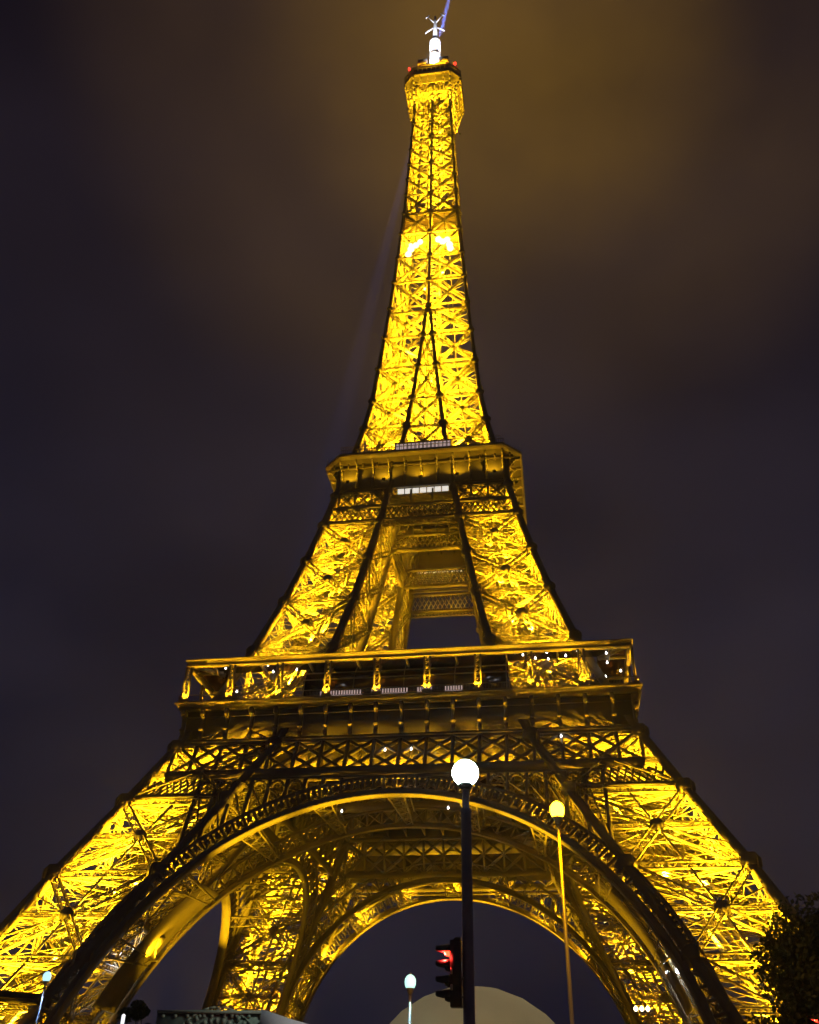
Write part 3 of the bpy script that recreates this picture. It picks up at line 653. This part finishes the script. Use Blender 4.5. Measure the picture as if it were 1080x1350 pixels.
# ------------------------------------------------------------------ third platform and summit
m = MB(); m.loft([octa(8.6, 2.9, 274.4), octa(8.6, 2.9, 274.8)])
plat3 = m.build('third_platform', IRON_D, tower)
m = MB(); m.loft([octa(h, c, z) for h, c, z in ((8.7, 2.95, 273.9), (8.85, 3.0, 273.95), (8.85, 3.0, 274.8), (8.75, 3.0, 274.85), (8.75, 3.0, 277.6), (8.95, 3.05, 277.7), (8.95, 3.05, 278.0), (8.6, 2.9, 278.05))], cap=False)
m.loft([octa(8.6, 2.9, 277.9), octa(8.6, 2.9, 278.04)]); m.build('cabin_wall', IRON_D, plat3)
m = MB()
for k in range(4):
    for i in range(8):
        x = -5.4 + 1.4 * i; m.poly([rotf(k, (x + a * 1.0, -8.86 + b * .09, z)) for z in (275.6, 277.0) for a, b in ((0, 0), (1, 0), (1, 1), (0, 1))], [(0, 3, 2, 1), (4, 5, 6, 7), (0, 1, 5, 4), (1, 2, 6, 5), (2, 3, 7, 6), (3, 0, 4, 7)])
m.build('cabin_window', GLASSD, plat3)
for k in range(4):
    for s in (-1, 1):
        m = MB()
        # bracket from the shaft corner out to the octagon
        for (xa, ya, xb, yb) in ((s * 5.35, -5.4, s * 5.75, -8.7),):
            pts = [rotf(k, (xa + (xb - xa) * (t ** 1.2), ya + (yb - ya) * (t ** 1.2), 257.5 + 16.6 * t ** .8)) for t in np.linspace(0, 1, 9)]
            for a, b in zip(pts[:-1], pts[1:]): m.beam(a, b, .42, .42)
            for q in (3, 5, 7):
                p = Vector(pts[q]); m.beam(p, rotf(k, (xa, ya, p.z if k % 1 == 0 else 0)), .22, .22); m.beam(pts[q - 2], rotf(k, (xa, ya, p.z)), .16, .16)
        m.build('bracket', IRON, plat3)
    m = MB()
    for x in (-3.6, -1.2, 1.2, 3.6):
        pts = [rotf(k, (x, -5.5 - 3.1 * t ** 1.6, 265 + 9.2 * t)) for t in np.linspace(0, 1, 6)]
        for a, b in zip(pts[:-1], pts[1:]): m.beam(a, b, .22, .22)
    for t in (.35, .7, .98): m.beam(rotf(k, (-5.6, -5.5 - 3.1 * t ** 1.6, 265 + 9.2 * t)), rotf(k, (5.6, -5.5 - 3.1 * t ** 1.6, 265 + 9.2 * t)), .26, .2)
    for i in range(9): x = -5.6 + i * 1.24; m.beam(rotf(k, (x, -5.8, 267.5)), rotf(k, (x + 1.24, -7.2, 271)), .14, .14); m.beam(rotf(k, (x + 1.24, -5.8, 267.5)), rotf(k, (x, -7.2, 271)), .14, .14)
    m.build('soffit_brace', IRON, plat3)
# summit superstructure
m = MB()
for sx in (-1, 1):
    for sy in (-1, 1): m.beam((sx * 5.5, sy * 5.5, 278), (sx * 4.6, sy * 4.6, 285.5), .35, .35)
for z, h in ((281.5, 5.1), (285.3, 4.7)):
    for k in range(4): m.beam(rotf(k, (-h, -h, z)), rotf(k, (h, -h, z)), .4, .5); truss(m, rotf(k, (-h, -h, z - 1.2)), rotf(k, (h, -h, z - 1.2)), rotf(k, (0, -1, 0)), .8, .3, .12, .1)
m.loft([octa(5.2, 1.6, 285.4), octa(5.2, 1.6, 285.8)])
m.box(-2.6, 2.6, -2.6, 2.6, 278.1, 290)
for x, y, z in ((-6.8, -6.2, 282), (6.6, -6.0, 284), (7.2, 1, 283.5), (-7.2, 2, 282), (-3.4, -4.2, 289.5), (3.6, -4.2, 290.5), (4.4, -3.0, 291)): m.beam((x, y, 278), (x, y, z), .16, .16)
m.box(-7.6, -5.4, -6.4, -3.6, 278.2, 281.2); m.box(5.6, 7.8, -5.4, -2.4, 278.2, 281.8)
for k in range(4):
    for s in (-1, 1): m.poly([rotf(k, (s * 3.4 + a * 1.5, -5.0 + b, z)) for z in (286, 289.3) for a, b in ((-1, 0), (1, 0), (1, .8), (-1, .8))], [(0, 3, 2, 1), (4, 5, 6, 7), (0, 1, 5, 4), (1, 2, 6, 5), (2, 3, 7, 6), (3, 0, 4, 7)])
top = m.build('summit_cabin', IRON, tower)
for x, y in ((-7.4, -6.2), (7.2, -6.0)):
    m = MB(); m.lathe(x, y, [(.1, 281.9), (.35, 282.0), (.4, 282.4), (.3, 282.9), (.05, 283.0)], 10); m.build('red_lamp', REDL, top)
    lamp(top, (x, y - .8, 282.4), 350, (1, .03, .02), radius=.3)
m = MB(); prof = [(1.0, 290), (1.0, 294)]
for i in range(7): z = 294 + i * 2.1; prof += [(.95, z), (1.85, z + .4), (1.85, z + .8), (.95, z + 1.25)]
prof += [(.95, 309), (.75, 312), (.62, 318), (.5, 320.5), (.3, 324.3)]
m.lathe(0, 0, prof, 14)
MASTW = mat('white_mast_paint', (.85, .85, .9), .35)
ant = m.build('mast', MASTW, tower)
for sx in (-1, 1):
    for sz, z0, z1 in ((1, 319.5, 323.8), (-1, 317.5, 314.0)):
        m = MB(); m.beam((0, 0, z0), (sx * 2.6, -.6, z1), .28, .28, (0, 1, 0)); m.beam((sx * 1.9, -.6, z1 + .9), (sx * 3.2, -.6, z1 - .9 * 1.0), .3, .2, (0, 1, 0))
        m.beam((0, 0, z0), (sx * .5, 2.6, z1), .25, .25, (0, 1, 0)); m.build('antenna_arm', MASTW, ant)
for z, p in ((291.5, 2500), (300, 2500), (309, 2500)):
    for a in (0, 2.1, 4.2):
        lamp(ant, (4.2 * math.sin(a), -4.2 * math.cos(a), z), p * 2.6, (.80, .87, 1), 'SPOT', .3, (-math.sin(a) * .55, math.cos(a) * .55, 1.0), 70, .8)
m = MB(); m.lathe(0, -2.9, [(.2, 288.2), (.8, 288.8), (1.0, 289.8), (.7, 290.7), (.1, 291.0)], 12)
m.build('beacon', mat('blue_white_beacon', (1, 1, 1), .2, emit=(.55, .68, 1), estr=9), top)
lamp(top, (0, -4.2, 289.5), 1600, (.4, .5, 1), radius=.6)
for s, pw in ((1, 2.2e8), (-1, 7.5e7)):    # the two opposite searchlights of the lighthouse
    lamp(top, (s * 1.2, -s * 3.2, 300), pw, (.16, .26, 1), 'SPOT', .5, (s * .36, -s * .93, 0), 3.6, .6)
for k in range(4):
    for x in (-5.2, 0, 5.2): flood(plat3, rotf(k, (x, -7.4, 262.0)) if x else rotf(k, (0, -6.4, 263)), 1500, rotf(k, (0, -.05, 1)), 130, radius=.2)
    flood(top, rotf(k, (2.5, -7.4, 280)), 2600, rotf(k, (0, .35, 1)), 130, radius=.2)

# ground floodlights that wash the arches and the deck's underside
for k in range(4):
    for s in (-1, 1):
        lamp(tower, rotf(k, (s * 14, -46, 1.5)), 38000 * K, SOD, 'SPOT', .4, rotf(k, (-s * 7, 5.0, 38)), 22, .9)
        lamp(tower, rotf(k, (s * 4, -46, 1.5)), 34000 * K, SOD, 'SPOT', .4, rotf(k, (s * 15, 4.8, 34)), 22, .9)
for z, q in ((6, 2000),):
    for sx in (-1, 1):
        for sy in (-1, 1): lamp(tower, (sx * 40, sy * 40, z), q * K, SOD, 'SPOT', .8, (-sx * .62, -sy * .62, 1), 100, .9)

# ------------------------------------------------------------------ ground
GRD = mat('ground_gravel', (.16, .145, .12), .95, 0, .25, .6)
ASP = mat('asphalt', (.05, .05, .052), .85, 0, .25, 2.0, bump=.3)
PAVE = mat('pavement_stone', (.22, .21, .2), .85, 0, .2, 1.2)
PAINT = mat('road_paint', (.75, .75, .72), .6)
def slab(name, x0, x1, y0, y1, z0, z1, m_):
    m = MB(); m.box(x0, x1, y0, y1, z0, z1); o = m.build(name, m_); tag(o, kind='structure'); return o
slab('ground', -2500, 2500, -2500, 2500, -.6, 0, GRD)
slab('road', -400, 400, -146, -128, .004, .008, ASP)
slab('pavement', -400, 400, -172, -146, .004, .14, PAVE)
slab('esplanade', -400, 400, -128, -119, .004, .14, PAVE)
m = MB()
for x in range(-120, 120, 6): m.box(x, x + 3, -137.1, -136.95, .008, .012)
o = m.build('road_markings', PAINT); tag(o, kind='structure')

# ------------------------------------------------------------------ street lamp with globe, traffic lights
m = MB(); x, y = 20.10, -149.75
m.lathe(x, y, [(.19, .14), (.19, .5), (.12, .7), (.095, 1.2), (.088, 3.0), (.082, 6.2), (.09, 6.22), (.09, 6.3), (.06, 6.33), (.055, 6.6), (.075, 6.66)], 14)
sl = empty('street_lamp', (0, 0, 0)); tag(sl, 'tall slim dark lamp post with a big glowing greenish white globe, nearest the camera', 'street lamp')
p_ = m.build('pole', POLE, sl, True)
m = MB(); m.lathe(x, y, [(.06, 6.62), (.1, 6.65), (.12, 6.7), (.1, 6.73)], 14); m.build('collar', BLACKP, sl)
m = MB(); gz = 6.905; m.lathe(x, y, [(.218 * math.sin(t) + .001, gz - .218 * math.cos(t)) for t in np.linspace(.35, math.pi, 14)], 24)
m.build('globe', GLOBE, sl, True); lamp(sl, (x, y, gz), 1500, (.8, 1, .92), radius=.1); 

def traffic(x, y, z, zs, label, lit):
    t = empty('traffic_light', (x, y, z)); t.scale = (.82, .82, .82); tag(t, label, 'traffic light')
    n = len(zs); top_, bot = zs[0] + .17, zs[-1] - .17
    m = MB(); pr = [(-.13, -.0), (.13, 0)]
    m.loft([[(-.10 * q, -.13 * w_, z_) for z_ in ()] or [(-.20, -.13, zz), (-.20, .13, zz), (-.02, .15, zz), (.0, .1, zz), (.0, -.1, zz), (-.02, -.15, zz)] for q, w_, zz in ((1, 1, bot), (1, 1, top_))])
    m.loft([[(-.16, -.1, top_), (-.16, .1, top_), (-.01, .1, top_), (-.01, -.1, top_)], [(-.1, -.06, top_ + .06), (-.1, .06, top_ + .06), (-.02, .06, top_ + .06), (-.02, -.06, top_ + .06)]])
    m.build('housing', BLACKP, t)
    for i, zz in enumerate(zs):
        m = MB(); rings = []     # sloping hood, open below
        for u, r, dz in ((-.20, .118, 0), (-.28, .112, -.0), (-.36, .1, .0), (-.47, .075, .02)):
            a = [(u, r * math.cos(q), zz + dz + r * math.sin(q)) for q in np.linspace(-.12, math.pi + .12, 13)]
            b = [(u, (r - .012) * math.cos(q), zz + dz + (r - .012) * math.sin(q)) for q in np.linspace(math.pi + .12, -.12, 13)]
            rings.append(a + b)
        m.loft(rings); m.build('hood', BLACKP, t)
        m = MB(); m.loft([[(-.203 - o_, r * math.cos(q), zz + r * math.sin(q)) for q in np.linspace(0, 2 * math.pi, 14, endpoint=False)] for o_, r in ((0, .095), (.05, .09), (.1, .065), (.115, .02))])
        m.build('lens', lit if (lit and i == 0) else mat('unlit_lens', (.02, .025, .02), .1), t)
    return t
REDT = mat('lit_red_lens', (.8, .02, .01), .2, emit=(1, .035, .012), estr=9)
tx, ty = 20.005, -149.78
t = traffic(tx, ty, 3.335, [1.05, .80, .545], 'black traffic light with red lamp lit, seen sideways on the globe lamp post', REDT)
lamp(t, (-.31, -.02, 1.0), 75, (1, .03, .02), radius=.04)
for zz in (.70, .44):
    m = MB(); m.disc((-.17, -.17, zz), (1, .3, 0), .05, .03, 12); m.build('bracket_bolt', STEEL, t)
m = MB(); m.beam((-.02, 0, 1.0), (.12, 0, 1.0), .06, .04); m.beam((-.02, 0, .6), (.12, 0, .6), .06, .04); m.build('mounting_bracket', STEEL, t)
t = traffic(tx, ty, 3.335, [.31], 'small unlit black signal with one hood, below the traffic light on the globe lamp post', None)
m = MB(); m.beam((-.02, 0, .3), (.12, 0, .3), .06, .04); m.build('mounting_bracket', STEEL, t)

t = traffic(30.75, -124.75, 5.25, [.6, .3, 0], 'distant traffic light with a red lamp, at the right edge below the leafy tree', REDT)
lamp(t, (-.32, 0, .58), 60, (1, .03, .02), radius=.04)
m = MB(); m.lathe(.12, 0, [(.07, -5.2), (.06, .9), (.01, .93)], 10); m.beam((-.02, 0, .5), (.12, 0, .5), .06, .04); m.beam((-.02, 0, .1), (.12, 0, .1), .06, .04); m.build('pole', POLE, t)

def post_lamp(x, y, h, label, glass, power, col, r0=.07, sodium=False):
    t = empty('street_lamp', (x, y, 0)); tag(t, label, 'street lamp')
    m = MB(); m.lathe(0, 0, [(.16, 0), (.16, .6), (r0 * 1.5, .8), (r0 * 1.2, 2), (r0, h - .5)], 10); m.build('pole', STEEL if sodium else POLE, t, True)
    m = MB(); m.lathe(0, 0, [(.07, h - .5), (.1, h - .44), (.17, h - .27), (.19, h - .23)], 12); m.build('lamp_collar', STEEL, t)
    m = MB(); m.lathe(0, 0, [(.19, h - .22), (.235, h - .12), (.255, h + .02), (.235, h + .15), (.17, h + .25), (.08, h + .31), (.01, h + .325)], 14); m.build('globe', glass, t, True)
    m = MB(); m.lathe(0, 0, [(.08, h + .31), (.05, h + .37), (.01, h + .41)], 10); m.build('finial', STEEL, t)
    lamp(t, (0, 0, h), power, col, radius=.27); return t
post_lamp(21.68, -130.75, 11.8, 'tall thin lamp post with a blazing yellow lamp before the arch', SODG, 6500, (1, .42, .0), .06, True)
post_lamp(14.75, -119.75, 7.6, 'low lamp post with a white lamp left of the pale dome under the arch', GLOBE_F, 5000, (.5, 1, .8))
post_lamp(-10.58, -104.75, 9.8, 'lamp post with a bluish white lamp in front of the foot of the left pillar', GLOBE_B, 4000, (.4, .7, 1))

# small white projectors on the arch flanks
for x, y, z in ((-23.24, -64.75, 15.1),): pass

# ------------------------------------------------------------------ pale dome
DOME = mat('pale_tent_fabric', (.62, .58, .45), .75, 0, .08, .5)
_p = DOME.node_tree; _t = N(_p, 'ShaderNodeBsdfTranslucent'); _t.inputs['Color'].default_value = (.6, .55, .38, 1); _mx = N(_p, 'ShaderNodeMixShader'); _mx.inputs[0].default_value = .5
_p.links.new(_p.nodes['Principled BSDF'].outputs[0], _mx.inputs[1]); _p.links.new(_t.outputs[0], _mx.inputs[2]); _p.links.new(_mx.outputs[0], _p.nodes['Material Output'].inputs['Surface'])
m = MB(); cx, cy, cz, rr = 16.2, -104.75, 2.45, 6.85; n = 22
rings = []
for i in range(0, 10):
    el = -.35 + (math.pi / 2 + .35) * i / 9.1
    rings.append([(cx + rr * math.cos(el) * math.cos(2 * math.pi * (j + (i % 2) * .5) / n), cy + rr * math.cos(el) * math.sin(2 * math.pi * (j + (i % 2) * .5) / n), cz + rr * math.sin(el)) for j in range(n)])
m.loft(rings)
dm = m.build('dome_tent', DOME); tag(dm, 'pale faceted dome tent standing under the big arch behind the traffic light', 'dome')
lamp(dm, (cx - 1, cy - 1, 3.0), 260, (1, .95, .85), radius=.5)  # unseen lamps added inside the dome to brighten its fabric
lamp(dm, (cx + 2, cy, 6.6), 70, (1, .88, .6), radius=.4)

# ------------------------------------------------------------------ kiosk, awning, board
KG = mat('grey_green_panel', (.26, .29, .23), .6, 0, .35, 9)
m = MB(); m.box(13.97, 16.08, -146.3, -146.0, .14, 3.755)
kb = m.build('advertising_board', KG); tag(kb, 'grey green display board with a fan shaped relief, cut off by the lower edge', 'board')
m = MB(); bx, bz = 15.15, 2.92
for r0 in (.48, .62, .76):
    for i in range(19):
        a = math.pi * i / 18; p = lambda r: (bx + r * math.cos(a), -146.32, bz + r * math.sin(a))
        m.beam(p(r0), p(r0 + .09), .06, .03, (0, 1, 0))
for r0 in (.42, .88):
    for a, b in zip(np.linspace(0, math.pi, 24)[:-1], np.linspace(0, math.pi, 24)[1:]): m.beam((bx + r0 * math.cos(a), -146.32, bz + r0 * math.sin(a)), (bx + r0 * math.cos(b), -146.32, bz + r0 * math.sin(b)), .03, .03, (0, 1, 0))
for i in range(9): m.disc((14.1 + i * .235, -146.32, 3.66), (0, 1, 0), .035, .03, 6)
m.beam((13.98, -146.32, 3.73), (16.07, -146.32, 3.73), .05, .05, (0, 1, 0)); m.build('fan_relief', mat('pale_green_relief', (.36, .40, .30), .6), kb)
m = MB(); rings = []
for (x, z) in ((16.14, 3.72), (16.75, 3.55), (17.6, 3.36)):
    rings.append([(x, -146.9, z), (x, -144.2, z + .05), (x, -144.2, z - .5), (x, -146.9, z - .5)])
m.loft(rings); aw = m.build('awning', mat('white_canvas', (.75, .72, .74), .8, 0, .05, 3)); tag(aw, 'white sloping canvas awning at the lower edge, beside the grey green board', 'awning')
m = MB()
for x, y in ((16.3, -146.6), (17.4, -146.6), (16.3, -144.5), (17.4, -144.5)): m.beam((x, y, .0), (x, y, 3.1), .06, .06)
m.build('leg', STEEL, aw)
m = MB(); m.lathe(0, 0, [(.09, 0), (.09, 6.75), (.02, 6.8)], 10)
wp = m.build('light_column', mat('lit_white_tube', (1, 1, 1), .3, emit=(.9, .95, 1), estr=1.2)); wp.location = (-.64, -114.75, 0); tag(wp, 'slim white lit column beside the small dark tree', 'light column')

# ------------------------------------------------------------------ trees
LEAF = mat('leaf_green', (.035, .05, .018), .55, 0, .35, 1.5)
BARK = mat('bark', (.07, .05, .035), .9, 0, .3, 4)
def tree(loc, h, rad, label, seed, nleaf=9000, cr=.62, lobes=16):
    r = random.Random(seed); g = np.random.default_rng(seed)
    t = empty('broadleaf_tree', loc); tag(t, label, 'tree')
    m = MB(); m.tube([(0, 0, 0), (.1, 0, h * .2), (-.05, .1, h * .4), (.05, 0, h * .65)], [.3, .24, .18, .08], 9)
    cs = []
    for i in range(lobes):
        a = r.uniform(0, 2 * math.pi); q = r.uniform(.15, .75) * rad; z = h * (1 - cr) + r.uniform(.12, .95) * h * cr
        q *= math.sqrt(max(.1, 1 - abs((z - h * (1 - cr * .5)) / (h * cr * .5)) ** 2)) + .15
        c = (q * math.cos(a), q * math.sin(a), z); cs.append((c, r.uniform(.24, .36) * rad))
        m.tube([(0, 0, h * r.uniform(.2, .45)), (c[0] * .5, c[1] * .5, c[2] * .75 + .1), c], [.11, .07, .02], 6)
    m.build('trunk', BARK, t)
    vs = []; fs = []; k = 0
    for i in range(nleaf):
        c, rr = cs[i % lobes]; d = g.normal(size=3); d /= np.linalg.norm(d); p = np.array(c) + d * rr * (g.random() ** .45) * np.array([1, 1, .8])
        u = g.normal(size=3); u /= np.linalg.norm(u); v = np.cross(u, g.normal(size=3)); v /= np.linalg.norm(v); s = g.uniform(.11, .2)
        vs += [p - u * s, p + v * s * .55, p + u * s, p - v * s * .55]; fs.append((k, k + 1, k + 2, k + 3)); k += 4
    m = MB(); m.v = [tuple(v) for v in vs]; m.f = fs; m.build('crown', LEAF, t)
tree((36.9, -104.75, 0), 13.0, 6.8, 'dark leafy tree in front of the foot of the right pillar', 3, 42000, .66, 40)
tree((-18.9, -69.75, 0), 12.4, 2.3, 'small dark tree below the left flank of the arch, seen over the board', 5, 5000, .5, 10)

# ------------------------------------------------------------------ night air
m = MB(); m.box(-420, 420, -300, 420, -1.7, 330)
hz = m.build('haze', IRON); tag(hz, kind='stuff')
hm = bpy.data.materials.new('night_haze'); hm.use_nodes = True; t_ = hm.node_tree; t_.nodes.clear()
ho = N(t_, 'ShaderNodeOutputMaterial'); pv_ = N(t_, 'ShaderNodeVolumePrincipled'); pv_.inputs['Color'].default_value = (.9, .9, .92, 1); pv_.inputs['Density'].default_value = .0003
pv_.inputs['Anisotropy'].default_value = .65
t_.links.new(pv_.outputs[0], ho.inputs['Volume']); hz.data.materials.clear(); hz.data.materials.append(hm)
